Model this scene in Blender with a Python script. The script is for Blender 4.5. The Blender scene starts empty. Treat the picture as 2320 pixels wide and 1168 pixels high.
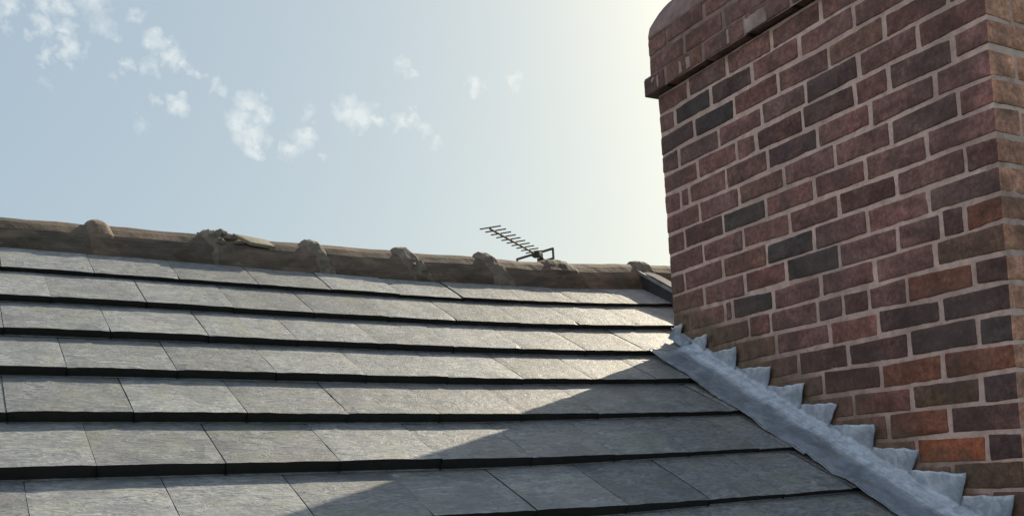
import bpy, bmesh, math, random
from math import sin, cos, tan, radians, sqrt, pi
from mathutils import Vector, Matrix, noise
random.seed(7)
D = bpy.data
scene = bpy.context.scene
C = scene.collection

# ------------------------------------------------------------------ camera
cam_d = D.cameras.new("camera"); cam = D.objects.new("camera", cam_d); C.objects.link(cam)
cam.location = (-2.2806, -2.8726, -0.4766)
cam.rotation_euler = (1.606127, 0.065573, -0.516220)
cam_d.sensor_width = 36.0
cam_d.lens = 2223.955 / 2320 * 36.0
cam_d.shift_x = -0.01888
cam_d.shift_y = 0.18076
cam_d.clip_start = 0.05; cam_d.clip_end = 5000
scene.camera = cam

# ------------------------------------------------------------------ sun direction (from the shadow edge)
SUN_AZ, SUN_EL = radians(28.6), radians(33.5)
SD = Vector((cos(SUN_AZ)*cos(SUN_EL), sin(SUN_AZ)*cos(SUN_EL), sin(SUN_EL)))

# ------------------------------------------------------------------ world: sky with small clouds
w = D.worlds.new("World"); scene.world = w; w.use_nodes = True
nt = w.node_tree; N = nt.nodes; L = nt.links
for n in list(N): N.remove(n)
out = N.new('ShaderNodeOutputWorld'); bg = N.new('ShaderNodeBackground'); L.new(bg.outputs[0], out.inputs[0])
sky = N.new('ShaderNodeTexSky'); sky.sky_type = 'NISHITA'; sky.sun_disc = False
sky.sun_elevation = SUN_EL; sky.sun_rotation = pi/2 - SUN_AZ
sky.air_density = 1.0; sky.dust_density = 3.2; sky.ozone_density = 1.2; sky.altitude = 50
SKY_STR = 0.0685
bg.inputs['Strength'].default_value = SKY_STR
def wmath(op, a, b=None, clamp=False):
    m = N.new('ShaderNodeMath'); m.operation = op; m.use_clamp = clamp
    for i, v in enumerate((a, b)):
        if v is None: continue
        if isinstance(v, (int, float)): m.inputs[i].default_value = v
        else: L.new(v, m.inputs[i])
    return m.outputs[0]
tc = N.new('ShaderNodeTexCoord')
nrm = N.new('ShaderNodeVectorMath'); nrm.operation = 'NORMALIZE'; L.new(tc.outputs['Generated'], nrm.inputs[0])
wn = N.new('ShaderNodeTexNoise'); wn.inputs['Scale'].default_value = 85; wn.inputs['Detail'].default_value = 3
L.new(nrm.outputs[0], wn.inputs['Vector'])
wsub = N.new('ShaderNodeVectorMath'); wsub.operation = 'SUBTRACT'; L.new(wn.outputs['Color'], wsub.inputs[0]); wsub.inputs[1].default_value = (.5, .5, .5)
wsc = N.new('ShaderNodeVectorMath'); wsc.operation = 'SCALE'; L.new(wsub.outputs[0], wsc.inputs[0]); wsc.inputs['Scale'].default_value = 0.028
wad = N.new('ShaderNodeVectorMath'); wad.operation = 'ADD'; L.new(nrm.outputs[0], wad.inputs[0]); L.new(wsc.outputs[0], wad.inputs[1])
CLOUDS = [((0.0402,0.9055,0.4225),30,1),((0.0701,0.9008,0.4286),22,.8),((0.0836,0.8993,0.4293),28,.9),((0.0683,0.9035,0.423),14,.8),
 ((0.1075,0.8958,0.4313),30,.7),((0.1145,0.9021,0.416),28,.6),((0.124,0.9047,0.4077),14,.6),((0.1409,0.8942,0.4249),16,.6),
 ((0.042,0.913,0.4058),14,.5),((0.0681,0.9091,0.4109),26,.9),((0.0851,0.9083,0.4097),20,.9),((0.0579,0.9129,0.404),14,.5),
 ((0.0694,0.9178,0.391),18,.8),((0.0884,0.9139,0.3963),26,1),((0.0865,0.9181,0.3868),12,.5),((0.1537,0.9,0.4079),26,.9),
 ((0.1646,0.8977,0.4087),18,.9),((0.1702,0.901,0.3989),24,1),((0.1796,0.9027,0.391),16,.9),((0.1908,0.9023,0.3864),16,.8),
 ((0.1341,0.9117,0.3884),18,.8),((0.1522,0.9085,0.3891),22,.6),((0.1216,0.9163,0.3816),12,.4),((0.2098,0.9022,0.3769),18,.7),
 ((0.1747,0.9168,0.3591),24,1),((0.1562,0.9185,0.3633),14,.5),((0.2369,0.9016,0.3618),34,1),((0.2506,0.9007,0.3549),24,.9),
 ((0.2298,0.9093,0.3469),34,1),((0.2398,0.9108,0.3361),38,1),((0.2421,0.9143,0.3249),22,.9),((0.2499,0.8943,0.3712),14,.6),
 ((0.2732,0.9053,0.3253),24,1),((0.2863,0.897,0.3368),28,.9),((0.292,0.8937,0.3406),14,.8),((0.3028,0.8978,0.3197),12,.5),
 ((0.2872,0.8887,0.3574),16,.5),((0.3239,0.8752,0.3594),34,1),((0.3359,0.873,0.3537),34,1),((0.3498,0.8691,0.3498),22,.9),
 ((0.3711,0.8604,0.3494),22,.9),((0.3805,0.8548,0.3529),16,.8),((0.3911,0.8543,0.3424),22,.8),((0.4036,0.8529,0.3312),16,.6),
 ((0.3689,0.8421,0.3934),20,.7),((0.3767,0.8396,0.3915),12,.6),((0.4329,0.8186,0.3774),22,1),((0.4644,0.8012,0.3774),22,.8),
 ((0.4691,0.802,0.3698),14,.5),((0.1452,0.928,0.3431),20,.35),((0.0707,0.9263,0.3702),18,.3)]
acc = None
for c, r, s in CLOUDS:
    ds = N.new('ShaderNodeVectorMath'); ds.operation = 'DISTANCE'; L.new(wad.outputs[0], ds.inputs[0]); ds.inputs[1].default_value = c
    rr = r / 2224 * 1.08
    m = wmath('SUBTRACT', 1.0, wmath('DIVIDE', ds.outputs['Value'], rr), True)
    m = wmath('MULTIPLY', m, s)
    acc = m if acc is None else wmath('MAXIMUM', acc, m)
n2 = N.new('ShaderNodeTexNoise'); n2.inputs['Scale'].default_value = 120; n2.inputs['Detail'].default_value = 3; n2.inputs['Roughness'].default_value = .5
L.new(nrm.outputs[0], n2.inputs['Vector'])
cm = wmath('MULTIPLY', acc, wmath('MULTIPLY', wmath('SUBTRACT', n2.outputs['Fac'], 0.22), 4.2, True))
cm = wmath('MULTIPLY', wmath('MULTIPLY', cm, 1.3, True), 0.45)
cmix = N.new('ShaderNodeMix'); cmix.data_type = 'RGBA'; L.new(cm, cmix.inputs[0]); 
CLOUD_COL = (9.6, 9.9, 9.5, 1)
# thin high haze veiling the clear sky
stint = N.new('ShaderNodeMix'); stint.data_type = 'RGBA'; stint.blend_type = 'MULTIPLY'; stint.inputs[0].default_value = 1
L.new(sky.outputs[0], stint.inputs[6]); stint.inputs[7].default_value = (.50, .475, .31, 1)
sadd = N.new('ShaderNodeMix'); sadd.data_type = 'RGBA'; sadd.blend_type = 'ADD'; sadd.inputs[0].default_value = 1
L.new(stint.outputs[2], sadd.inputs[6]); sadd.inputs[7].default_value = (2.72, 3.48, 4.55, 1)
L.new(sadd.outputs[2], cmix.inputs[6]); cmix.inputs[7].default_value = CLOUD_COL
# unseen bright bank added behind left of the viewpoint, fill for the shaded cheek
dt = N.new('ShaderNodeVectorMath'); dt.operation = 'DOT_PRODUCT'; L.new(nrm.outputs[0], dt.inputs[0]); dt.inputs[1].default_value = (-.955, -.25, .16)
n3 = N.new('ShaderNodeTexNoise'); n3.inputs['Scale'].default_value = 3.2; n3.inputs['Detail'].default_value = 5; L.new(nrm.outputs[0], n3.inputs['Vector'])
fill = wmath('MULTIPLY', wmath('SUBTRACT', dt.outputs['Value'], wmath('ADD', wmath('MULTIPLY', n3.outputs['Fac'], .35), .42)), 3.0, True)
fillmix = N.new('ShaderNodeMix'); fillmix.data_type = 'RGBA'; L.new(fill, fillmix.inputs[0]); L.new(cmix.outputs[2], fillmix.inputs[6]); fillmix.inputs[7].default_value = (10.5, 9.9, 9.6, 1)
L.new(fillmix.outputs[2], bg.inputs[0])

# ------------------------------------------------------------------ sun lamp
sl = D.lights.new("sun", 'SUN'); so = D.objects.new("sun", sl); C.objects.link(so)
sl.energy = 5.0; sl.angle = radians(0.5); sl.color = (1.0, 0.865, 0.66)
so.rotation_euler = SD.to_track_quat('Z', 'Y').to_euler(); so.location = (3, 2, 6)

scene.view_settings.view_transform = 'Standard'; scene.view_settings.look = 'None'
scene.view_settings.gamma = 1; scene.view_settings.exposure = 0.62
scene.render.engine = 'CYCLES'

# ------------------------------------------------------------------ helpers
def link(name, me, mat=None, parent=None):
    o = D.objects.new(name, me); C.objects.link(o)
    if mat is not None:
        for m in (mat if isinstance(mat, (list, tuple)) else [mat]): me.materials.append(m)
    if parent is not None: o.parent = parent; o.matrix_parent_inverse = parent.matrix_world.inverted()
    return o
def empty(name, loc, label=None, cat=None, group=None, parent=None):
    o = D.objects.new(name, None); C.objects.link(o); o.location = loc
    bpy.context.view_layer.update()
    if label: o['label'] = label
    if cat: o['category'] = cat
    if group: o['group'] = group
    return o
class MB:
    def __init__(s): s.v = []; s.f = []; s.c = []; s.m = []; s.sm = []
    def add(s, v, f, col=None, mi=0, smooth=False):
        b = len(s.v); s.v += [tuple(p) for p in v]
        for q in f:
            s.f.append(tuple(i+b for i in q)); s.c.append(col); s.m.append(mi); s.sm.append(smooth)
    def build(s, name, mat, parent=None):
        me = D.meshes.new(name); me.from_pydata(s.v, [], s.f); me.update()
        me.polygons.foreach_set('use_smooth', s.sm)
        if any(c is not None for c in s.c):
            at = me.color_attributes.new("tint", 'FLOAT_COLOR', 'CORNER')
            arr = []
            for p, c in zip(me.polygons, s.c):
                c = c or (1, 1, 1)
                arr += [c[0], c[1], c[2], 1.0] * p.loop_total
            at.data.foreach_set('color', arr)
        o = link(name, me, mat, parent)
        if len(me.materials) > 1: me.polygons.foreach_set('material_index', s.m)
        me.update()
        return o
def nz(p, sc, seed=0.0):
    return noise.noise(Vector((p[0]*sc+seed, p[1]*sc+seed*1.7, p[2]*sc-seed)))
def box_mb(mb, a, b, col=None, mi=0, M=None):
    x0, y0, z0 = a; x1, y1, z1 = b
    v = [Vector(p) for p in ((x0,y0,z0),(x1,y0,z0),(x1,y1,z0),(x0,y1,z0),(x0,y0,z1),(x1,y0,z1),(x1,y1,z1),(x0,y1,z1))]
    if M is not None: v = [M @ p for p in v]
    mb.add(v, [(0,3,2,1),(4,5,6,7),(0,1,5,4),(1,2,6,5),(2,3,7,6),(3,0,4,7)], col, mi)
def rbox(mb, a, b, r=.003, step=.03, disp=.0008, jit=0.0, col=None, mi=0, seed=0.0, sc=45, fine=True, col_lit=None):
    """rounded, slightly uneven box built of grids: a brick"""
    a = list(a); b = list(b)
    sk = [[random.uniform(-jit, jit)*(.3, .3, 1.25)[q] for q in range(3)] for _ in range(8)]
    def ticks(lo, hi):
        n = max(1, int(round((hi-lo-2*r)/step)))
        return [lo, lo+r*.35] + [lo+r+(hi-lo-2*r)*i/n for i in range(n+1)] + [hi-r*.35, hi] if fine else [lo, lo+r, hi-r, hi]
    T = [ticks(a[i], b[i]) for i in range(3)]
    def place(p):
        q = Vector([min(max(p[i], a[i]+r), b[i]-r) for i in range(3)])
        d = Vector(p) - q
        if d.length > 1e-9: d.normalize(); p2 = q + d*r
        else: p2 = Vector(p)
        u = [(p2[i]-a[i])/(b[i]-a[i]) for i in range(3)]
        off = Vector((0, 0, 0))
        for k in range(8):
            ww = 1
            for i in range(3): ww *= u[i] if (k >> i) & 1 else 1-u[i]
            off += Vector(sk[k])*ww
        n_ = d if d.length > 1e-9 else Vector((0, 0, 0))
        if disp and n_.length:
            off += n_*(nz(p2, sc, seed)*disp + nz(p2, sc*3.1, seed+5)*disp*.5 - (abs(nz(p2, 22, seed+9)) > .42)*disp*.5)
        return p2 + off
    for ax in range(3):
        u, v_ = [(1, 2), (2, 0), (0, 1)][ax]
        for side in (0, 1):
            vs = []
            for i in T[u]:
                for j in T[v_]:
                    p = [0, 0, 0]; p[u] = i; p[v_] = j; p[ax] = a[ax] if side == 0 else b[ax]
                    vs.append(place(p))
            nu, nv = len(T[u]), len(T[v_]); fs = []
            for i in range(nu-1):
                for j in range(nv-1):
                    q = (i*nv+j, (i+1)*nv+j, (i+1)*nv+j+1, i*nv+j+1)
                    fs.append(q if side == 1 else q[::-1])
            mb.add(vs, fs, col_lit if (col_lit and ax == 1 and side == 0) else col, mi, True)
def tube(mb, pts, r, n=8, cap=True, mi=0):
    pts = [Vector(p) for p in pts]; rings = []
    for i, p in enumerate(pts):
        d = (pts[min(i+1, len(pts)-1)] - pts[max(i-1, 0)]).normalized()
        up = Vector((0, 0, 1)) if abs(d.z) < .9 else Vector((1, 0, 0))
        s = d.cross(up).normalized(); t = s.cross(d)
        rings.append([p + (s*cos(2*pi*k/n) + t*sin(2*pi*k/n))*r for k in range(n)])
    v = [q for R in rings for q in R]; f = []
    for i in range(len(pts)-1):
        for k in range(n): f.append((i*n+k, i*n+(k+1) % n, (i+1)*n+(k+1) % n, (i+1)*n+k))
    if cap: f.append(tuple(range(n))[::-1]); f.append(tuple((len(pts)-1)*n+k for k in range(n)))
    mb.add(v, f, None, mi, False)

# ------------------------------------------------------------------ materials
def newmat(name, rough=.7, spec=.5):
    m = D.materials.new(name); m.use_nodes = True; t = m.node_tree
    b = t.nodes['Principled BSDF']; b.inputs['Roughness'].default_value = rough
    b.inputs['Specular IOR Level'].default_value = spec
    return m, t, b
class NG:
    def __init__(s, t): s.t = t
    def new(s, k, **kw):
        n = s.t.nodes.new(k)
        for a, v in kw.items(): setattr(n, a, v)
        return n
    def ln(s, a, b): s.t.links.new(a, b)
    def coords(s, scale=(1, 1, 1), add=None, kind='Object', rot=(0, 0, 0)):
        tc = s.new('ShaderNodeTexCoord'); mp = s.new('ShaderNodeMapping'); mp.inputs['Scale'].default_value = scale
        mp.inputs['Rotation'].default_value = rot
        src = tc.outputs[kind]
        if add is not None:
            va = s.new('ShaderNodeVectorMath', operation='ADD'); s.ln(src, va.inputs[0]); s.ln(add, va.inputs[1]); src = va.outputs[0]
        s.ln(src, mp.inputs[0]); return mp.outputs[0]
    def noise(s, vec, scale, detail=4, rough=.55, dist=0.0, out='Fac'):
        n = s.new('ShaderNodeTexNoise'); n.inputs['Scale'].default_value = scale; n.inputs['Detail'].default_value = detail
        n.inputs['Roughness'].default_value = rough; n.inputs['Distortion'].default_value = dist
        if vec is not None: s.ln(vec, n.inputs['Vector'])
        return n.outputs[out]
    def ramp(s, fac, stops):
        r = s.new('ShaderNodeValToRGB'); e = r.color_ramp.elements
        while len(e) < len(stops): e.new(.5)
        for x, (p, c) in zip(e, stops):
            x.position = p; x.color = (*c, 1) if len(c) == 3 else c
        s.ln(fac, r.inputs[0]); return r.outputs[0]
    def mix(s, f, a, b, mode='MIX'):
        m = s.new('ShaderNodeMix', data_type='RGBA', blend_type=mode)
        for i, v in ((0, f), (6, a), (7, b)):
            if isinstance(v, (int, float)): m.inputs[i].default_value = v
            elif isinstance(v, tuple): m.inputs[i].default_value = (*v, 1) if len(v) == 3 else v
            else: s.ln(v, m.inputs[i])
        return m.outputs[2]
    def math(s, op, a, b=None, clamp=False):
        m = s.new('ShaderNodeMath', operation=op, use_clamp=clamp)
        for i, v in enumerate((a, b)):
            if v is None: continue
            if isinstance(v, (int, float)): m.inputs[i].default_value = v
            else: s.ln(v, m.inputs[i])
        return m.outputs[0]
    def bump(s, b, h, strength=.5, dist=.002, prev=None):
        n = s.new('ShaderNodeBump'); n.inputs['Strength'].default_value = strength; n.inputs['Distance'].default_value = dist
        s.ln(h, n.inputs['Height'])
        if prev is not None: s.ln(prev, n.inputs['Normal'])
        if b is not None: s.ln(n.outputs[0], b.inputs['Normal'])
        return n.outputs[0]
def gray(v): return (v, v, v)

PITCH = 0.5182790
def tile_material():
    m, t, b = newmat("riven_tile", .62, .38); g = NG(t)
    geo = g.new('ShaderNodeNewGeometry')
    isl = g.new('ShaderNodeVectorMath', operation='SCALE'); cx = g.new('ShaderNodeCombineXYZ')
    g.ln(geo.outputs['Random Per Island'], cx.inputs[0]); g.ln(geo.outputs['Random Per Island'], cx.inputs[1])
    g.ln(cx.outputs[0], isl.inputs[0]); isl.inputs['Scale'].default_value = 7.3
    # rotate so that local y runs up the slope, then stretch along the ridge
    vec = g.coords((1, 1, 1), add=isl.outputs[0], rot=(-PITCH, 0, 0))
    st = g.new('ShaderNodeMapping'); st.inputs['Scale'].default_value = (11, 27, 20); g.ln(vec, st.inputs[0])
    rip = g.noise(st.outputs[0], 1.0, 6, .65, 2.6)
    st2 = g.new('ShaderNodeMapping'); st2.inputs['Scale'].default_value = (26, 70, 60); g.ln(vec, st2.inputs[0])
    rip2 = g.noise(st2.outputs[0], 1.0, 4, .65, 2.2)
    plain = g.coords((1, 1, 1))
    big = g.noise(plain, 2.3, 4, .6)
    mid = g.noise(plain, 11, 4, .6, .6)
    spk = g.noise(vec, 160, 3, .7)
    col = g.ramp(rip, [(.28, (.105, .112, .117)), (.42, (.195, .201, .200)), (.56, (.275, .277, .266)), (.72, (.42, .42, .39))])
    col = g.mix(g.math('MULTIPLY', g.math('SUBTRACT', rip2, .47, True), 3.2, True), col, (.33, .33, .305))
    st3 = g.new('ShaderNodeMapping'); st3.inputs['Scale'].default_value = (20, 44, 40); st3.inputs['Rotation'].default_value = (0, 0, .25); g.ln(vec, st3.inputs[0])
    rip3 = g.noise(st3.outputs[0], 1.0, 3, .6, 3.5)
    col = g.mix(g.ramp(rip3, [(.33, gray(.75)), (.47, gray(0))]), col, (.095, .10, .105))
    col = g.mix(g.ramp(rip3, [(.55, gray(0)), (.68, gray(.5))]), col, (.48, .48, .44))
    # lichen and weather stains
    yel = g.ramp(mid, [(.50, gray(0)), (.68, gray(.55))])
    col = g.mix(yel, col, (.26, .26, .18))
    pin = g.ramp(g.noise(plain, 5.1, 3, .5), [(.54, gray(0)), (.68, gray(.35))])
    col = g.mix(pin, col, (.28, .25, .235))
    dk = g.ramp(g.noise(plain, 7.0, 5, .65, .8), [(.38, gray(.6)), (.50, gray(0))])
    col = g.mix(dk, col, (.15, .155, .155))
    tone = g.ramp(geo.outputs['Random Per Island'], [(0, gray(.76)), (1, gray(1.18))])
    col = g.mix(1.0, col, tone, 'MULTIPLY'); col = g.mix(1.0, col, (.82, .865, .95), 'MULTIPLY')
    sp = g.ramp(spk, [(.30, gray(.6)), (.42, gray(1.0)), (.64, gray(1.0)), (.76, gray(1.5))])
    col = g.mix(.35, col, g.mix(1.0, col, sp, 'MULTIPLY'))
    vor = g.new('ShaderNodeTexVoronoi'); vor.inputs['Scale'].default_value = 9; g.ln(plain, vor.inputs['Vector'])
    spot = g.ramp(vor.outputs['Distance'], [(.05, gray(.75)), (.11, gray(0))])
    sel = g.ramp(g.noise(plain, 3.3, 2), [(.58, gray(0)), (.62, gray(1))])
    col = g.mix(g.math('MULTIPLY', spot, sel), col, (.42, .42, .38))
    g.ln(col, b.inputs['Base Color'])
    g.ln(g.math('ADD', g.math('MULTIPLY', mid, .2), .50), b.inputs['Roughness'])
    n1 = g.bump(None, rip3, .7, .003, g.bump(None, rip, .8, .005))
    n2 = g.bump(None, rip2, .5, .0018, n1)
    g.bump(b, spk, .15, .0005, n2)
    return m
def splash(g, col, v):
    # damp, mossy dirt splashed on the masonry just over the lead
    sx = g.new('ShaderNodeSeparateXYZ'); g.ln(v, sx.inputs[0])
    h = g.math('SUBTRACT', sx.outputs[2], g.math('MULTIPLY', sx.outputs[1], tan(PITCH)))
    n = g.noise(v, 9, 4, .65)
    h2 = g.math('ADD', h, g.math('MULTIPLY', g.math('SUBTRACT', n, .5), -.35))
    h2 = g.math('ADD', h2, g.math('MULTIPLY', sx.outputs[1], -.07))
    f = g.ramp(h2, [(.13, gray(.85)), (.27, gray(0))])
    return g.mix(f, col, g.ramp(g.noise(v, 30, 4, .6), [(.35, (.070, .052, .040)), (.65, (.15, .115, .08))]))
def brick_material():
    m, t, b = newmat("old_brick", .85, .3); g = NG(t)
    at = g.new('ShaderNodeAttribute', attribute_name='tint'); v = g.coords()
    n1 = g.noise(v, 34, 6, .72); n2 = g.noise(v, 9, 3, .6); n3 = g.noise(v, 140, 3, .7)
    col = g.mix(1.0, at.outputs['Color'], g.ramp(n1, [(.30, gray(.6)), (.5, gray(.97)), (.70, gray(1.4))]), 'MULTIPLY')
    col = g.mix(1.0, col, g.ramp(g.noise(g.coords((1, 1, 1.8)), 11, 3, .5), [(.3, gray(.66)), (.5, gray(1.0)), (.7, gray(1.3))]), 'MULTIPLY')
    col = g.mix(1.0, col, g.ramp(g.noise(v, 75, 4, .75), [(.3, gray(.6)), (.5, gray(1.0)), (.7, gray(1.45))]), 'MULTIPLY')
    col = g.mix(g.ramp(n2, [(.52, gray(0)), (.72, gray(.6))]), col, (.075, .062, .062))
    col = g.mix(g.ramp(n1, [(.60, gray(0)), (.75, gray(.4))]), col, (.22, .14, .12))
    col = g.mix(g.ramp(g.noise(v, 4.2, 3, .6), [(.50, gray(0)), (.78, gray(.3))]), col, (.24, .20, .19))
    col = g.mix(g.ramp(n3, [(.66, gray(0)), (.74, gray(.5))]), col, (.28, .20, .17))
    soot = g.noise(g.coords((2.2, 2.2, 1.1)), 1.6, 5, .6)
    col = g.mix(g.ramp(soot, [(.42, gray(.45)), (.58, gray(0))]), col, (.060, .045, .044))
    col = splash(g, col, v)
    g.ln(col, b.inputs['Base Color'])
    a = g.bump(None, n1, .8, .004); g.bump(b, n3, .6, .0012, a)
    return m
def mortar_material(name="mortar", c0=(.44, .33, .30), c1=(.64, .50, .46), dirt=False):
    m, t, b = newmat(name, .95, .2); g = NG(t); v = g.coords()
    n1 = g.noise(v, 16, 5, .65); n2 = g.noise(v, 190, 3, .7)
    col = g.ramp(n1, [(.3, c0), (.68, c1)])
    col = g.mix(g.ramp(g.noise(v, 5, 3), [(.55, gray(0)), (.75, gray(.6))]), col, (c0[0]*.6, c0[1]*.6, c0[2]*.55))
    col = g.mix(g.ramp(n2, [(.3, gray(.5)), (.42, gray(0))]), col, (.09, .07, .06))
    if dirt:
        soot = g.noise(g.coords((2.2, 2.2, 1.1)), 1.6, 5, .6)
        col = g.mix(g.ramp(soot, [(.42, gray(.4)), (.58, gray(0))]), col, (.21, .16, .145))
        col = g.mix(g.ramp(g.noise(v, 24, 4, .7), [(.5, gray(0)), (.66, gray(.5))]), col, (.24, .18, .16))
        col = splash(g, col, v)
    g.ln(col, b.inputs['Base Color']); a = g.bump(None, n1, .5, .004); g.bump(b, n2, .7, .0015, a)
    return m
def lead_material():
    m, t, b = newmat("weathered_lead", .5, .5); g = NG(t); v = g.coords()
    n1 = g.noise(v, 7, 5, .6, .8); n2 = g.noise(v, 38, 4, .65, .5); n3 = g.noise(v, 150, 2)
    col = g.ramp(n1, [(.3, (.13, .165, .215)), (.5, (.19, .235, .30)), (.72, (.34, .40, .48))])
    col = g.mix(g.ramp(n2, [(.5, gray(0)), (.7, gray(.6))]), col, (.42, .45, .48))
    col = g.mix(g.ramp(g.noise(v, 18, 3, .6, 1.0), [(.60, gray(0)), (.75, gray(.5))]), col, (.13, .15, .16))
    col = g.mix(g.ramp(g.noise(v, 12, 5, .7, .5), [(.52, gray(0)), (.66, gray(.6))]), col, (.15, .15, .135))
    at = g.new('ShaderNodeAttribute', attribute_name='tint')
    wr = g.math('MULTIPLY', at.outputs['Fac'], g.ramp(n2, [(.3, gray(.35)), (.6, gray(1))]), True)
    col = g.mix(wr, col, (.62, .71, .82))  # pale lead colour that carries the painted light of the bend
    g.ln(col, b.inputs['Base Color']); b.inputs['Metallic'].default_value = .25
    g.ln(g.math('ADD', g.math('MULTIPLY', n2, .3), .38), b.inputs['Roughness'])
    a = g.bump(None, n1, .5, .006); g.bump(b, n2, .4, .0015, a)
    return m
def clay_material():
    m, t, b = newmat("weathered_ridge", .85, .3); g = NG(t)
    v = g.coords((4, 14, 14)); u = g.coords()
    geo = g.new('ShaderNodeObjectInfo')
    n1 = g.noise(v, 1.6, 5, .65, .6); n2 = g.noise(u, 24, 5, .65); n3 = g.noise(u, 150, 3, .7)
    col = g.ramp(n1, [(.28, (.050, .043, .036)), (.45, (.095, .075, .060)), (.58, (.150, .112, .088)), (.75, (.23, .175, .14))])
    col = g.mix(g.ramp(n2, [(.52, gray(0)), (.7, gray(.7))]), col, (.105, .105, .070))
    col = g.mix(g.ramp(g.noise(u, 7, 3), [(.52, gray(0)), (.68, gray(.6))]), col, (.066, .066, .060))
    col = g.mix(1.0, col, g.ramp(geo.outputs['Random'], [(0, gray(.78)), (1, gray(1.2))]), 'MULTIPLY')
    col = g.mix(g.ramp(n3, [(.64, gray(0)), (.74, gray(.6))]), col, (.30, .28, .22))
    g.ln(col, b.inputs['Base Color']); a = g.bump(None, n2, .7, .005); g.bump(b, n3, .5, .0015, a)
    return m
def simple(name, c, rough=.7, metal=0.0, sc=20, var=.35, bump=.3):
    m, t, b = newmat(name, rough); g = NG(t); v = g.coords(); n = g.noise(v, sc, 4)
    g.ln(g.ramp(n, [(.3, tuple(x*(1-var) for x in c)), (.7, tuple(x*(1+var) for x in c))]), b.inputs['Base Color'])
    b.inputs['Metallic'].default_value = metal; g.bump(b, n, bump, .002); return m
MT = tile_material(); MBR = brick_material(); MTE = simple('tile_edge_shade', (.015, .015, .016), .8, 0, 60, .3); MMO = mortar_material(dirt=True)  # near-black edge material puts the shade of butts and joints into the colour
MFL = mortar_material("flaunching", (.15, .11, .11), (.30, .22, .21))
MRM = mortar_material("ridge_mortar", (.085, .074, .062), (.22, .195, .165))
MSM = mortar_material('mortar_smear', (.22, .17, .16), (.40, .33, .32)); MLD = lead_material(); MCL = clay_material()
MDK = simple("dark_metal", (.045, .047, .052), .45, .3)
MLT = simple("bare_metal_edge", (.32, .33, .35), .45, .6)
MAL = simple("aerial_metal", (.07, .062, .058), .8, 0)
MPL = simple("black_plastic", (.02, .02, .02), .5)
MWALL = simple("house_wall", (.24, .105, .075), .9, 0, 12)
MGR = simple("grass_ground", (.06, .085, .035), .95, 0, 3)
MUND = simple("roof_felt", (.015, .014, .014), .95, 0, 30)

# ------------------------------------------------------------------ roof geometry (plane through the chimney's far foot, sagging slightly)
CP, SP = cos(PITCH), sin(PITCH)
def sag(x):
    x = max(-3.0, min(.35, x)); return .0188372*x + .0329675*x*x + .0068592*x**3
def RP(x, s, h=0.0):
    d = sag(x) + h; return Vector((x, s*CP - d*SP, s*SP + d*CP))
GAUGE, TW, S0 = .255519, .24965, .663414
BUTTS = {1: .0185, 2: .0235, 3: .0265, 4: .0290, 5: .0310, 6: .0340, 7: .0350}
def BH(x, k):
    u = max(0.0, min(1.0, (x+1.3)/.9)); u = u*u*(3-2*u)
    b = BUTTS.get(k, .030 if k > 0 else .016)
    return b*(1 - (.48 if k >= 6 else .38 if k == 5 else .22 if k == 4 else .08)*u)
OFF = {1: -1.93417, 2: -2.07171, 3: -2.19763, 4: -2.07571, 5: -2.21224, 6: -2.06745, 7: -2.1959}
GZ = -7.0
APEX_S = .75
APEX = RP(0, APEX_S)

house = empty('brick_house', (0, APEX.y, GZ), 'brick house with riven grey tiled roof, clay ridge and tall red brick chimney', 'house')

# tiles of the front slope
mb = MB()
XMIN, XMAX = -6.2, 3.2
def tile(x0, s0, ln, seed, lift=0.0, k=1):
    x1 = x0 + TW - .0019
    nx, ns = 10, 6
    tl = random.uniform(-.0012, .0012); tr = random.uniform(-.0012, .0012); ds = random.uniform(-.0018, .0018)
    chip = (random.random() < .22, random.random() < .22); tp = []; bt = []
    for j in range(ns+1):
        for i in range(nx+1):
            u = i/nx; v = j/ns; x = x0 + (x1-x0)*u; s = s0 + ln*v + (ds if j == 0 else 0)
            h = -BH(x, k-1)*(s-s0)/GAUGE + tl*(1-u) + tr*u + lift
            P = (x, s, seed)
            h += nz(P, 16, seed)*.0011 + nz((x*1, s*3, 0), 22, seed+3)*.0008
            if j == 0: h -= .0012 + abs(nz(P, 60, seed))*.0012; s += nz((x, 0, 0), 38, seed)*.0022
            if i in (0, nx): h -= .0008
            if j == 0 and ((i == 0 and chip[0]) or (i == nx and chip[1])): s += .0055; h -= .003
            if i == 0: x += nz((s, 0, 0), 30, seed)*.0008
            tp.append(RP(x, s, h))
            bt.append(RP(x, s + (0.001 if j == 0 else 0), -BH(x, k-1)*(s-s0)/GAUGE + lift - BH(x, k)*(1 if j == 0 else .8) + .0006))
    n1 = len(tp); f = []
    W = nx+1
    for j in range(ns):
        for i in range(nx): f.append((j*W+i, j*W+i+1, (j+1)*W+i+1, (j+1)*W+i))
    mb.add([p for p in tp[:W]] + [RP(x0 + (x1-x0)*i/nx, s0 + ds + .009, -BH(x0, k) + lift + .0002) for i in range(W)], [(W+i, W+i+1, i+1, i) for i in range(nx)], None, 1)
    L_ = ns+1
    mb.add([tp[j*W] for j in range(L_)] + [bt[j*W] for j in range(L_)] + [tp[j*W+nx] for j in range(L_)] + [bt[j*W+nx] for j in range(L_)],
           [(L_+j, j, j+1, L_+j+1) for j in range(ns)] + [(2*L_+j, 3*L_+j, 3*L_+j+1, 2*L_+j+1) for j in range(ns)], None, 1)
    mb.add(tp + bt, f +
           [(n1+j*W+i, n1+(j+1)*W+i, n1+(j+1)*W+i+1, n1+j*W+i+1) for j in range(ns) for i in range(nx)])
NROW = 19
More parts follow.
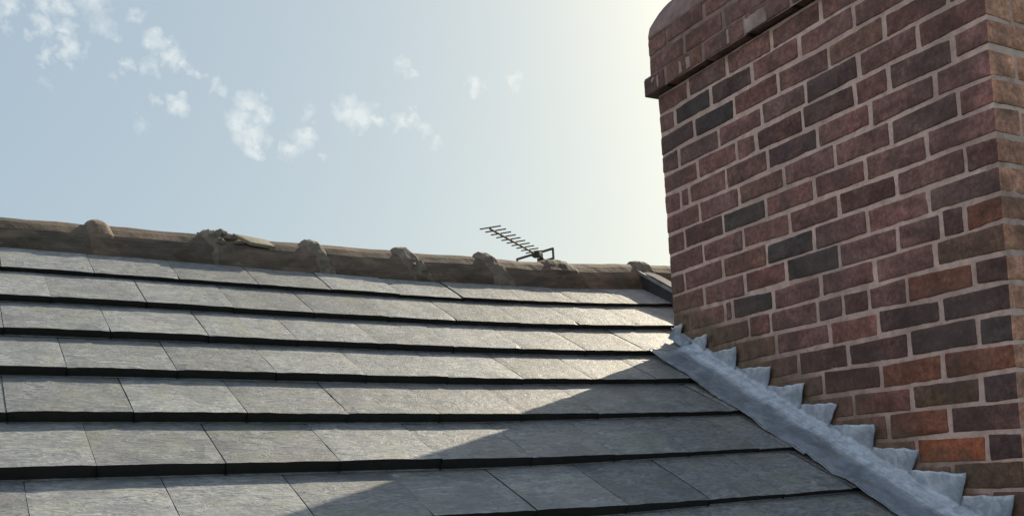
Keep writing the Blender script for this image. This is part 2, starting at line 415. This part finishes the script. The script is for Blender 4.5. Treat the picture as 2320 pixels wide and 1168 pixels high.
for k in range(1, NROW+1):
    sk = S0 - k*GAUGE
    base = OFF.get(k, -2.07 if k % 2 == 0 else -2.2)
    n0 = int(math.floor((XMIN-base)/TW)); n1 = int(math.ceil((XMAX-base)/TW))
    ln = GAUGE + .03 if k > 1 else .30
    for n in range(n0, n1):
        x0 = base + n*TW + random.uniform(-.0010, .0010)
        tile(x0, sk, ln, random.uniform(0, 50), 0.0 + random.uniform(-.0004, .0008), k)
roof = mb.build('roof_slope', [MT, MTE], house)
roof['label'] = 'sunlit slope of riven grey interlocking tiles with thick dark lower edges'

# rear slope, eaves, gables and walls (behind the ridge / below the picture)
mb = MB()
AY, AZ = APEX.y, APEX.z
for k in range(15):
    y0 = AY + .02 + k*.3; z0 = AZ - (y0-AY)*tan(PITCH); y1 = y0+.32; z1 = AZ - (y1-AY)*tan(PITCH)+.014
    xs = [XMIN + .5*i for i in range(20)]
    xs[-1] = XMAX+.1
    v = []
    for x in xs:
        d = sag(x); v += [(x, y0, z0+d), (x, y1, z1+d), (x, y1, z1+d-.02)]
    f = []
    for i in range(len(xs)-1):
        a, b_ = i*3, (i+1)*3
        f += [(a, b_, b_+1, a+1), (a+1, b_+1, b_+2, a+2)]
    mb.add(v, f)
mb.build('rear_roof_slope', MT, house)
EY, EZ = RP(0, S0-NROW*GAUGE).y, RP(0, S0-NROW*GAUGE).z
mb = MB()
YB = AY + 4.4; ZB = AZ - 4.4*tan(PITCH)
v = []
for x in (XMIN+.12, XMAX-.12):
    v += [(x, EY+.25, GZ), (x, YB-.2, GZ), (x, YB-.2, ZB-.05), (x, AY, AZ-.14), (x, EY+.25, EZ+.02)]
mb.add(v, [(0, 4, 3, 2, 1), (5, 6, 7, 8, 9), (0, 5, 9, 4), (1, 2, 7, 6)])
mb.build('wall', MWALL, house)
mb = MB()
tube(mb, [(XMIN, EY-.05, EZ-.05), (XMAX, EY-.05, EZ-.05)], .055, 12)
mb.build('gutter', MPL, house)
# felt under the tiles so that no light comes through the joints
mb = MB(); v = []; f = []
xs = [XMIN + (XMAX-XMIN)*i/40 for i in range(41)]
for x in xs: v += [RP(x, APEX_S-.02, -.05), RP(x, S0-NROW*GAUGE+.05, -.05)]
for i in range(40): f.append((2*i, 2*i+1, 2*i+3, 2*i+2))
mb.add(v, f); mb.build('roof_felt', MUND, house)

# ------------------------------------------------------------------ ridge tiles
PROF = [(-.100, -.075), (-.101, -.052), (-.095, -.024), (-.084, .004), (-.058, .031), (-.032, .048), (-.016, .054), (0, .0565),
        (.016, .054), (.032, .048), (.058, .031), (.084, .004), (.095, -.024), (.101, -.052), (.100, -.075)]
def ridge_base(x):
    d = sag(x)
    return AY, AZ + d + RFIX(x)
def RFIX(x):
    # small unevenness of the ridge line read off its silhouette
    pts = [(-6, -.006), (-2.3, -.006), (-1.8, -.003), (-1.3, .0), (-1.05, .001), (-.8, .003), (-.55, .009), (-.3, .0), (0, -.003), (.3, .004), (3.3, .0)]
    for (a, va), (b_, vb) in zip(pts, pts[1:]):
        if a <= x <= b_: return va + (vb-va)*(x-a)/(b_-a)
    return 0
def ridge_tile(xa, xb, seed):
    mb = MB(); nx = 12; W = len(PROF)
    rot = random.uniform(-.03, .03); dz = random.uniform(-.002, .002); thick = .014
    outer = []; inner = []
    for i in range(nx+1):
        x = xa + (xb-xa)*i/nx; yb, zb = ridge_base(x)
        for (py, pz) in PROF:
            n = Vector((py, pz+.05)).normalized() if abs(py) > 1e-6 else Vector((0, 1))
            e = nz((x*.6, py, pz), 14, seed)*.0035 + nz((x, py, pz), 45, seed)*.0014
            if i in (0, nx): e -= .002
            outer.append(Vector((x, yb + py + n.x*e + rot*pz, zb + pz + n.y*e + dz)))
            inner.append(Vector((x, yb + py*.86, zb + pz - thick*(1 if pz > -.05 else 0) + dz)))
    n1 = len(outer); f = []
    for i in range(nx):
        for j in range(W-1):
            f.append((i*W+j, i*W+j+1, (i+1)*W+j+1, (i+1)*W+j)[::-1])
            f.append((n1+i*W+j, n1+i*W+j+1, n1+(i+1)*W+j+1, n1+(i+1)*W+j))
    for j in range(W-1):
        f.append((j, j+1, n1+j+1, n1+j)); f.append((nx*W+j, n1+nx*W+j, n1+nx*W+j+1, nx*W+j+1))
    for i in range(nx):
        f.append((i*W, (i+1)*W, n1+(i+1)*W, n1+i*W)); f.append((i*W+W-1, n1+i*W+W-1, n1+(i+1)*W+W-1, (i+1)*W+W-1))
    mb.add(outer+inner, f, None, 0, False)
    return mb.build('ridge_tile', MCL, roof)
JX = [-1.889, -1.524, -1.166, -.806, -.449, -.114, .319]
xs = [JX[0]-.36*i for i in range(12, 0, -1)] + JX + [JX[-1]+.36*i for i in range(1, 9)]
xs = [x for x in xs if XMIN-.05 < x < XMAX+.1]
for a, b_ in zip(xs, xs[1:]):
    ridge_tile(a+.002, b_-.002, random.uniform(0, 40))
def collar(xc, wid, hgt, seed, skew=0.0, low=.3, mat=MRM, rough=.008):
    """lump of mortar wrapped over a ridge joint, with its own irregular outline"""
    mb = MB(); nx = 22; sub = []
    for (a, b_) in zip(PROF, PROF[1:]):
        for k in range(2): sub.append((a[0]+(b_[0]-a[0])*k/2, a[1]+(b_[1]-a[1])*k/2))
    sub.append(PROF[-1]); W = len(sub)
    v = []
    for i in range(nx+1):
        u = -1 + 2*i/nx
        for (py, pz) in sub:
            low_w = 1 + low*max(0, -pz+.03)/.09       # spreads wider towards the slope
            x = xc + u*wid*low_w + skew*(-pz+.05)
            yb, zb = ridge_base(x)
            g_ = max(0.0, 1-abs(u)**2.6)
            n = Vector((py, pz+.05)).normalized() if abs(py) > 1e-6 else Vector((0, 1))
            fall = (.12 if low < .5 else .5) + (.88 if low < .5 else .5)*max(0, min(1, (pz+.035)/.075))**1.2
            e = hgt*.62*g_*fall - .004*(1-g_) + (nz((x, py, pz), 28, seed)*rough*.7 + nz((x, py, pz), 75, seed+3)*rough*.5)*min(1, g_*2)
            v.append(Vector((x, yb + py + n.x*e, zb + pz + n.y*e)))
    f = []
    for i in range(nx):
        for j in range(W-1): f.append((i*W+j, (i+1)*W+j, (i+1)*W+j+1, i*W+j+1))
    mb.add(v, f, None, 0, False)
    return mb.build('joint_collar', mat, roof)
SPEC = {0: (.040, .030, MCL, .004, -.1), 1: (.045, .026, MRM, .014, -.45), 2: (.034, .030, MRM, .010, -.4), 3: (.042, .030, MRM, .009, -.4),
        4: (.040, .031, MRM, .008, -.45), 5: (.085, .022, MCL, .005, 0.0), 6: (.045, .024, MRM, .008, -.2)}
for i, x in enumerate(xs):
    if i in (0, len(xs)-1): continue
    k = JX.index(x) if x in JX else random.randrange(2, 5)
    wd, hg, mt, rg, skw = SPEC[k]
    collar(x, wd, hg, i*3.7+1, -skw, .9 if k == 5 else .35, mt, rg)
# broken bedding beside the second joint
def chunk(c, r, sc, seed, mat=MRM, name='mortar_chunk'):
    bm = bmesh.new(); bmesh.ops.create_icosphere(bm, subdivisions=3, radius=1)
    for v in bm.verts:
        p = v.co.copy(); k = 1 + .35*noise.noise(p*1.6+Vector((seed, 0, 0))) + .15*noise.noise(p*4+Vector((0, seed, 0)))
        v.co = Vector((p.x*sc[0], p.y*sc[1], p.z*sc[2]))*r*k + Vector(c)
    me = D.meshes.new(name); bm.to_mesh(me); bm.free(); return link(name, me, mat, roof)
def rpt(x, py, pz): yb, zb = ridge_base(x); return (x, yb+py, zb+pz)
chunk(rpt(-1.492, -.05, .052), .020, (1.2, .8, .9), 1)
chunk(rpt(-1.462, -.060, .040), .016, (1.5, .8, .8), 4)
chunk(rpt(-1.505, -.085, .015), .015, (1.3, .8, 1.0), 7)
chunk(rpt(-1.438, -.075, .020), .013, (1.6, .7, .6), 9)
chunk(rpt(-.79, -.104, -.012), .006, (1, 1, 1), 12, MLT)
# flat broken slip of tile lying against the ridge
mb = MB()
q0 = [rpt(-1.455, -.062, .050), rpt(-1.335, -.052, .040), rpt(-1.315, -.092, .008), rpt(-1.400, -.094, .016)]
dn = Vector((0, -.7, .7))*.006
mb.add([Vector(p)+dn*1.2 for p in q0] + [Vector(p)-dn for p in q0], [(0, 3, 2, 1), (4, 5, 6, 7), (0, 1, 5, 4), (1, 2, 6, 5), (2, 3, 7, 6), (3, 0, 4, 7)])
mb.build('broken_slip', mortar_material('pale_slip', (.22, .20, .15), (.36, .34, .27)), roof)

# raised metal strip running down the slope behind the chimney
mb = MB(); n = 16; v = []
xs_ = (.278, .318)
for i in range(n+1):
    s = .13 + (.735-.13)*i/n
    hb = .060 - .02*max(0, (s-.60)/.13)
    v += [RP(xs_[0], s, -.01), RP(xs_[0], s, hb), RP(xs_[1], s, hb+.004), RP(xs_[1], s, -.01)]
f = []
for i in range(n):
    for j in range(3): a = i*4+j; f.append((a, a+4, a+5, a+1))
f += [(0, 1, 2, 3), (n*4+3, n*4+2, n*4+1, n*4)]
mb.add(v, f)
st = mb.build('abutment_strip', MDK, roof)
mb = MB(); v = []
for i in range(n+1):
    s = .13 + (.70-.13)*i/n
    v += [RP(.271, s, .042), RP(.271, s, .054), RP(.2775, s, .054), RP(.2775, s, .042)]
f = []
for i in range(n):
    for j in range(4): a = i*4; f.append((a+j, a+4+j, a+4+(j+1) % 4, a+(j+1) % 4))
f += [(0, 1, 2, 3), (n*4+3, n*4+2, n*4+1, n*4)]
mb.add(v, f); mb.build('strip_trim', MLT, roof)

# ------------------------------------------------------------------ chimney
Z1 = .9137618; CH = .075; CD = 1.3469; CW = .885
def bedz(k): return Z1 - CH*k
JT = {1: [.175, .382, .598, .81, 1.02, 1.235], 2: [.09, .291, .499, .713, .929, 1.14], 3: [.192, .401, .613, .825, 1.032, 1.24],
 4: [.095, .315, .53, .725, .933, 1.14], 5: [.194, .399, .497, .705, .912, 1.035, 1.244], 6: [.09, .138, .339, .541, .756, .963, 1.182],
 7: [.189, .397, .607, .82, 1.027, 1.247], 8: [.095, .307, .517, .729, .928, 1.142], 9: [.193, .4, .616, .82, 1.031, 1.253],
 10: [.078, .291, .505, .713, .922, 1.134], 11: [.181, .393, .588, .807, 1.022, 1.164, 1.24], 12: [.09, .285, .324, .52, .726, .935, 1.139],
 13: [.19, .398, .499, .706, .807, .906, 1.04, 1.25], 14: [.095, .31, .52, .748, .933, 1.144], 15: [.19, .4, .61, .811, 1.032, 1.25],
 16: [.1, .3, .5, .708, .926, 1.136], 17: [.19, .4, .61, .82, 1.028, 1.245], 18: [.1, .31, .52, .73, .94, 1.146], 19: [.19, .4, .61, .82, 1.03, 1.25]}
DARK = (.082, .052, .050); BLK = (.066, .054, .054); RED = (.112, .060, .055); ORG = (.205, .085, .055); PUR = (.098, .060, .060); TAN = (.15, .088, .066); BRN = (.12, .075, .05)
PICK = {(11, 1.29): ORG, (11, 1.2): RED, (12, 1.24): TAN, (13, 1.15): ORG, (13, 1.3): RED, (13, .86): RED, (16, 1.03): ORG, (16, 1.24): ORG,
 (16, .82): RED, (17, 1.13): BRN, (17, 1.30): DARK, (18, 1.04): ORG, (18, 1.24): RED, (19, 1.14): (.30, .10, .05), (19, 1.3): DARK, (20, 1.24): BRN,
 (2, .19): (.045, .040, .042), (3, .3): (.045, .040, .042), (2, .4): DARK, (8, .41): BLK, (10, .61): BLK, (11, .7): BLK, (12, .42): BLK, (8, .2): RED, (5, .65): RED, (5, .8): RED,
 (6, .65): PUR, (4, .83): PUR, (9, .92): RED, (15, .72): RED, (15, .92): RED, (14, 1.04): DARK, (15, 1.14): DARK, (15, 1.29): BLK, (14, 1.24): DARK,
 (3, .1): PUR, (0, .05): RED}
def bcol(k, t, front=False):
    for (kk, tt), c in PICK.items():
        if kk == k and abs(tt-t) < .055 and not front: return c
    r = random.random(); warm = max(0, min(1, (k-9)/9))*max(0, min(1, (t-.5)/.6))
    if front: warm = .75
    if r < .12*(1-warm): c = BLK
    elif r < .50 - .3*warm: c = DARK
    elif r < .72 - .2*warm: c = PUR
    elif r < .95 - .35*warm: c = RED
    elif r < .98-.15*warm: c = BRN
    else: c = (.155, .072, .052) if warm > .3 else RED
    v = random.uniform(.82, 1.2)
    if front: c = tuple(a*.5+b_*k_ for a, b_, k_ in zip(c, TAN, (1.9, 2.15, 1.9)))  # front bricks paled, painting in the brighter light on that face
    mx = .42 if not front else .15
    if sum(c) > .30 and not front: mx = .12
    c = tuple(a*(1-mx)+b_*mx for a, b_ in zip(c, (.088, .054, .052)))
    return tuple((x*.80 + .022)*v*f for x, f in zip(c, (1.95, 1.48, 1.42)))
mb = MB(); J = .0058   # half a mortar joint
BD = .102
def course(k, proj=0.0, fine=True):
    za, zb = bedz(k)+.0062, bedz(k-1)-.0062
    t = JT.get(k) or ([.19, .40, .61, .82, 1.03, 1.247] if k % 2 else [.095, .305, .515, .725, .935, 1.142])
    short = (CD - t[-1]) < .15      # header end of a front stretcher at the near corner
    ed = [-proj] + list(t) + [CD+proj]
    for i in range(len(ed)-1):
        a, b_ = ed[i] + (J if i else 0), ed[i+1] - (J if i < len(ed)-2 else 0)
        jt = random.uniform(-.0015, .0015)
        last = i == len(ed)-2; first = i == 0
        xd = .213 if (last and short) or (first and (t[0] < .15)) is False and False else BD
        if last and short: xd = .208
        pj = random.uniform(-.0025, 0)
        a += random.uniform(-.0008, .0035)*(i > 0); b_ -= random.uniform(-.0008, .0035)*(not last)
        rbox(mb, (-proj+pj, -b_, za+jt), (xd, -a, zb+jt), .0042, .014 if fine else .05, .0014, .0036, bcol(k, (a+b_)/2), 0, random.uniform(0, 60), 42, True, bcol(k, 0, True) if last else None)
    # front face
    x = (.208 if short else BD) + 2*J
    first = True
    while x < CW - .03:
        x2 = min(x + .2005, CW + proj)
        if CW - x2 < .06: x2 = CW + proj
        pj = random.uniform(-.0025, 0)
        rbox(mb, (x, -CD-proj+pj, za), (x2, -CD+BD, zb), .0042, .02, .0012, .0028, bcol(k, 0, True), 0, random.uniform(0, 60), 42, True)
        x = x2 + 2*J
    # far and right faces (never seen closely)
    x = BD + 2*J
    while x < CW - .03:
        x2 = min(x+.2005, CW+proj)
        if CW - x2 < .06: x2 = CW+proj
        rbox(mb, (x, -BD, za), (x2, proj, zb), .0045, .05, .0012, .001, bcol(k, 0), 0, 3.0, 42, False)
        x = x2+2*J
    y = -CD+BD+2*J
    while y < -BD-.03:
        y2 = min(y+.2005, -BD-2*J)
        if -BD-y2 < .06: y2 = -BD-2*J
        rbox(mb, (CW-BD, y, za), (CW+proj, y2, zb), .0045, .05, .0012, .001, bcol(k, 0), 0, 3.0, 42, False)
        y = y2+2*J
for k in range(1, 25): course(k)
course(0, .034)
for k in (-1, -2): course(k, .016)
chim = mb.build('chimney', MBR, house)
chim['label'] = 'tall red and purple brick chimney with pale mortar and oversailing course'
# mortar body, a grid so that the joints are uneven
mb = MB()
def mortar_block(x0, x1, y0, y1, z0, z1, seed, st=.012):
    def face(o, u, v_, lu, lv, n):
        nu, nv = max(1, int(lu/st)), max(1, int(lv/st)); vs = []
        for i in range(nu+1):
            for j in range(nv+1):
                p = o + u*(lu*i/nu) + v_*(lv*j/nv)
                e = (nz(p, 18, seed)*.0016 + nz(p, 70, seed)*.0009)*(0 < i < nu)
                vs.append(p + n*e)
        mb.add(vs, [(i*(nv+1)+j, (i+1)*(nv+1)+j, (i+1)*(nv+1)+j+1, i*(nv+1)+j+1) for i in range(nu) for j in range(nv)], None, 0, True)
    X, Y, Z = Vector((1, 0, 0)), Vector((0, 1, 0)), Vector((0, 0, 1))
    face(Vector((x0, y1, z0)), -Y, Z, y1-y0, z1-z0, -X)
    face(Vector((x0, y0, z0)), X, Z, x1-x0, z1-z0, -Y)
    vs = [(x1, y0, z0), (x1, y1, z0), (x1, y1, z1), (x1, y0, z1), (x0, y1, z0), (x0, y1, z1), (x0, y0, z1)]
    mb.add(vs, [(0, 1, 2, 3), (1, 4, 5, 2), (2, 5, 6, 3)])
R_ = .0022
mortar_block(R_, CW-R_, -CD+R_, -R_, bedz(25), bedz(0), 4.0)
mb.build('mortar_joints', MMO, chim); mb = MB()
mortar_block(-.034+R_, CW+.034-R_, -CD-.034+R_, .034-R_, bedz(0)+.004, bedz(-1)-.004, 8.0)
mortar_block(-.016+R_, CW+.016-R_, -CD-.016+R_, .016-R_, bedz(-1)-.003, bedz(-3)-.006, 9.0)
mb.build('dirty_mortar', MFL, chim)
mb = MB()
for (t, wd, k, pr_) in [(.012, .016, -.05, .034), (.045, .010, -.10, .034), (.175, .014, -.2, .034), (.215, .02, -.1, .034), (.52, .10, -.35, .034), (.43, .012, -.1, .034)]:
    z = bedz(0) - k*CH*0 + .010
    mb = MB(); rbox(mb, (-pr_-.0035, -t-wd, z), (-pr_+.004, -t, z+.046), .003, .008, .0025, .006, None, 0, t*40, 60, True)
    mb.build('mortar_smear', MSM, chim)
# rounded cement flaunching over the top courses
mb = MB(); rings = []
prof = [(.020, -.004), (.019, .010), (.013, .035), (.002, .060), (-.008, .082), (-.020, .103), (-.036, .122), (-.060, .136), (-.12, .147), (-.22, .155)]
def ring(e, z, r=.03):
    pts = []
    x0, x1, y0, y1 = -e, CW+e, -CD-e, e
    per = []
    def seg(a, b_, n): 
        for i in range(n): per.append((a[0]+(b_[0]-a[0])*i/n, a[1]+(b_[1]-a[1])*i/n))
    seg((x0, y1-r), (x0, y0+r), 46); 
    for i in range(5): a = pi + pi/2*i/5; per.append((x0+r+r*cos(a), y0+r+r*sin(a)))
    seg((x0+r, y0), (x1-r, y0), 26)
    for i in range(5): a = 1.5*pi + pi/2*i/5; per.append((x1-r+r*cos(a), y0+r+r*sin(a)))
    seg((x1, y0+r), (x1, y1-r), 26)
    for i in range(5): a = pi/2*i/5; per.append((x1-r+r*cos(a), y1-r+r*sin(a)))
    seg((x1-r, y1), (x0+r, y1), 20)
    for i in range(5): a = pi/2 + pi/2*i/5; per.append((x0+r+r*cos(a), y1-r+r*sin(a)))
    for (x, y) in per:
        e2 = nz((x, y, z), 9, 2)*.012 + nz((x, y, z), 30, 5)*.006
        c = Vector((x-CW/2, y+CD/2, 0)).normalized()
        pts.append(Vector((x, y, z)) + c*e2 + Vector((0, 0, nz((x, y, z), 12, 8)*.008 if z > bedz(-3)+.01 else 0)))
    return pts
zt = bedz(-3)-.006
for e, dz in prof: rings.append(ring(e, zt+dz))
n = len(rings[0]); v = [p for r in rings for p in r]; f = []
for i in range(len(rings)-1):
    for k in range(n): f.append((i*n+k, i*n+(k+1) % n, (i+1)*n+(k+1) % n, (i+1)*n+k))
f.append(tuple((len(rings)-1)*n+k for k in range(n))); f.append(tuple(range(n))[::-1])
mb.add(v, f, None, 0, True)
mb.build('flaunching', MFL, chim)

# ------------------------------------------------------------------ lead flashing along the cheek
def roofz(t): return -t*tan(PITCH)
TIPS = [(.0796, .050), (.213, -.012), (.3545, -.080), (.508, -.165), (.6485, -.239), (.771, -.312), (.916, -.388), (1.054, -.4687), (1.1954, -.5386), (1.328, -.599)]
NOT_ = [(.040, -.022), (.171, -.082), (.325, -.150), (.470, -.226), (.608, -.300), (.722, -.372), (.878, -.450), (1.003, -.524), (1.158, -.598), (1.293, -.652)]
def lead_sheet(mb, loops, thick=.0022):
    pass
mb = MB()
def grid(mb, P, thick=.0022, nrm=Vector((-1, 0, 0)), flip=False, light_tint=None):
    """P: 2-D list of points -> two-sided sheet with a rim"""
    a, b_ = len(P), len(P[0]); top = [p for r in P for p in r]; bot = [p - nrm*thick for p in top]; n1 = len(top); f = []
    for i in range(a-1):
        for j in range(b_-1):
            q = (i*b_+j, (i+1)*b_+j, (i+1)*b_+j+1, i*b_+j+1)
            f.append(q if not flip else q[::-1]); q2 = tuple(n1+x for x in q); f.append(q2[::-1] if not flip else q2)
    for i in range(a-1):
        for j in (0, b_-1): f.append((i*b_+j, (i+1)*b_+j, n1+(i+1)*b_+j, n1+i*b_+j))
    for j in range(b_-1):
        for i in (0, a-1): f.append((i*b_+j, i*b_+j+1, n1+i*b_+j+1, n1+i*b_+j))
    if light_tint is None: mb.add(top+bot, f, (0, 0, 0), 0, True)
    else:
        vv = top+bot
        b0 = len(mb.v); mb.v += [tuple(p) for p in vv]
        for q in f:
            k = [x % n1 % b_ for x in q]; wv = sum(light_tint[x] for x in k)/len(k)
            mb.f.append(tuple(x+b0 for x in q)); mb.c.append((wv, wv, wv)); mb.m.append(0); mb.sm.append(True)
# teeth: bilinear patches between crease line, previous notch, tip and notch
def lerp(a, b_, u): return a + (b_-a)*u
prev = (.004, -.008)
for i, (tip, nt_) in enumerate(zip(TIPS, NOT_)):
    lt = (prev[0], prev[1] + random.uniform(-.006, .004))   # left end of the top edge
    if i == 0: lt = (.006, .046)
    bl = (prev[0], roofz(prev[0])+.030); br = (nt_[0], roofz(nt_[0])+.030)
    if i == 0: bl = (.004, -.012)
    P = []; na, nb = 12, 8; lift = random.uniform(.006, .022); sd = random.uniform(0, 30)
    for a in range(na+1):
        u = a/na; row = []
        for b2 in range(nb+1):
            v_ = b2/nb
            T0 = lerp(bl[0], br[0], u); Z0 = lerp(bl[1], br[1], u)
            T1 = lerp(lt[0], tip[0], u); Z1_ = lerp(lt[1], tip[1], u)
            t = lerp(T0, T1, v_); z = lerp(Z0, Z1_, v_)
            t += nz((t, z, 0), 40, sd)*.004*v_; z += nz((t, z, 1), 32, sd)*.006*v_
            x = -.0055 - lift*(u**3)*v_ - .003*(1-v_) + nz((t, z, 2), 24, sd)*.006 - .004*max(0, v_-.75)*4*random.uniform(.2, 1)
            row.append(Vector((min(x, -.0030), -t, z)))
        P.append(row)
    grid(mb, P, light_tint=[.3, .3, .3, .3, .35, .4, .5, .7, .95])  # teeth coloured paler towards their top edge
    prev = nt_
# continuous cover: upstand, rolled bend and flat apron lying on the tiles
def cover(t0, t1, sd, w0, w1, lap=0.0):
    n = int((t1-t0)/.014); P = []
    for i in range(n+1):
        t = lerp(t0, t1, i/n); s = -t/CP
        wv = lerp(w0, w1, i/n) + nz((t, 0, 0), 6, sd)*.010 + nz((t, 3, 0), 25, sd)*.004
        row = []
        bend = .052 + nz((t, 1, 0), 8, sd)*.006
        # distance from the wall -> height above the roof plane
        pr = [(.0065, .040), (.0080, .030), (.013, .024), (.024, .0205), (.038, .0185), (.051, .0145), (bend+.012, .0105), (.075, .008), (.10, .0072), (.125, .0068), (wv-.03, .0066), (wv-.008, .0064), (wv, .0045)]
        ph = ((S0 - s)/GAUGE) % 1.0      # 0 just below a butt
        saggy = -.0095*(ph if ph < .5 else 1-ph)*1.2
        for (dx, h) in pr:
            k = min(1, dx/.09)
            hh = h + lap + k*saggy + nz((t, dx, 0), 16, sd)*.0060*k + nz((t, dx, 2), 45, sd)*.0026
            if dx < .03: hh += nz((t, 0, 5), 10, sd)*.003
            p = RP(0, s, 0); p = Vector((-dx, p.y - hh*SP, p.z + hh*CP))
            p.z += sag(-dx)*CP
            row.append(p)
        P.append(row)
    grid(mb, P, .0022, Vector((0, -SP, CP)), True, [.4, .4, .5, .8, 1, .9, .5, .1, 0, 0, 0, .1, .5])  # skylight on the rolled bend painted in as paler lead
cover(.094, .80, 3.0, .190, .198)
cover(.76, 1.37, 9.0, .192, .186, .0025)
# upper end of the upstand where it passes under the tiles, crumpled
P = []
for i in range(9):
    row = []
    for j in range(7):
        t = -.004 + .105*i/8; h = .004 + .040*j/6
        row.append(Vector((-.006-.026*(1-j/6)**2 + nz((t, h, 0), 60, 4)*.010, -t, roofz(t)+h + nz((t, h, 3), 45, 2)*.006)))
    P.append(row)
grid(mb, P)
# front apron, round the near corner
P = []
for i in range(30):
    x = -.012 + (CW+.03)*i/29; row = []
    for (dy, h) in [(.006, .11), (.007, .05), (.014, .026), (.035, .012), (.08, .007), (.15, .006)]:
        y = -CD - dy; row.append(Vector((x, y, y*tan(PITCH) + h + nz((x, dy, 0), 20, 3)*.003)))
    P.append(row)
grid(mb, P, .0022, Vector((0, -1, 0)))
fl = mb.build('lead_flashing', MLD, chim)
fl['label'] = 'blue grey stepped lead flashing cut into the brick joints and dressed over the tiles'
# ------------------------------------------------------------------ rear wing of the house that carries the aerial
mb = MB()
WX, WZ = 4.15, .12
v = [(WX, AY+.6, WZ), (WX, 11, WZ), (WX-2.6, AY+.6, WZ-1.5), (WX-2.6, 11, WZ-1.5), (WX+2.6, AY+.6, WZ-1.5), (WX+2.6, 11, WZ-1.5)]
mb.add(v, [(0, 2, 3, 1), (0, 1, 5, 4)]); mb.build('wing_roof', MT, house)
mb = MB()
v = [(WX-2.45, AY+.9, GZ), (WX-2.45, 10.8, GZ), (WX-2.45, 10.8, WZ-1.45), (WX-2.45, AY+.9, WZ-1.45), (WX+2.45, AY+.9, GZ), (WX+2.45, 10.8, GZ), (WX+2.45, 10.8, WZ-1.45), (WX+2.45, AY+.9, WZ-1.45), (WX, 10.8, WZ-.03), (WX, AY+.9, WZ-.03)]
mb.add(v, [(0, 3, 2, 1), (4, 5, 6, 7), (1, 2, 8, 6, 5), (0, 4, 7, 9, 3)]); mb.build('wing_wall', MWALL, house)

# ------------------------------------------------------------------ TV aerial beyond the ridge
cl = Vector(cam.location)
def at_px(d, hd):  # point along a direction at horizontal distance hd
    return cl + d*(hd/sqrt(d.x**2+d.y**2))
Tip = Vector((1.2263, 3.7674, .0)) 
d1 = Vector((.4562, .8542, .2496)); d2 = Vector((.5009, .8369, .2206))
A = at_px(d1, 7.5); B = at_px(d2, 7.5*.2577/.2262); 
B.z = A.z = (A.z+B.z)/2
bd = (B-A).normalized(); blen = (B-A).length
side = Vector((-bd.y, bd.x, 0))
aer = empty('television_aerial', (B.x, B.y, WZ-.1), 'small dark television aerial with a row of thin rods poking above the ridge', 'aerial')
mb = MB()
mw = bd*1
tube(mb, [A, B+bd*.10], .0085, 6); mb.build('boom', MAL, aer)
for i in range(10):
    p = A + bd*(.01 + (blen-.14)*i/9.0); hl = .088 - .0012*i
    mb = MB(); tube(mb, [p + side*hl + Vector((0, 0, .012)), p - side*hl + Vector((0, 0, .012))], .0054, 6); mb.build('director', MAL, aer)
# dipole box
mb = MB(); M = Matrix.Translation(B - bd*.07 + Vector((0, 0, .0))) @ Matrix.Rotation(math.atan2(bd.y, bd.x), 4, 'Z')
rbox(mb, (-.04, -.035, -.022), (.04, .035, .028), .006, .05, 0, 0, None, 0, 0, 1, True)
mb.v = [tuple(M @ Vector(p)) for p in mb.v]; mb.build('dipole_box', MPL, aer)
# reflector frame
R0 = B + bd*.02
def rp(u, z): return R0 - side*u + Vector((0, 0, z))
mb = MB()
for z in (.036, -.050):
    tube(mb, [rp(-.22, z-.03), rp(.125, z+.018)], .011, 6)
for u, o_ in ((-.217, -.03), (.122, .018)): tube(mb, [rp(u, .042+o_), rp(u, -.058+o_)], .010, 6)
mb.build('reflector', MAL, aer)
mb = MB(); tube(mb, [B + bd*.05 + Vector((0, 0, .03)), B + bd*.05 + Vector((0, 0, -.45)), Vector((B.x+bd.x*.05, B.y+bd.y*.05, WZ-.35))], .016, 10); mb.build('mast', MAL, aer)
mb = MB(); M = Matrix.Translation(B + bd*.045 + Vector((0, 0, -.045))) @ Matrix.Rotation(math.atan2(bd.y, bd.x), 4, 'Z')
rbox(mb, (-.03, -.03, -.045), (.03, .03, .035), .005, .05, 0, 0, None, 0, 0, 1, True)
mb.v = [tuple(M @ Vector(p)) for p in mb.v]; mb.build('clamp', MPL, aer)

# ------------------------------------------------------------------ ground
mb = MB(); mb.add([(-2000, -2000, GZ), (2000, -2000, GZ), (2000, 2000, GZ), (-2000, 2000, GZ)], [(0, 1, 2, 3)])
g_ = mb.build('ground', MGR); g_['kind'] = 'structure'
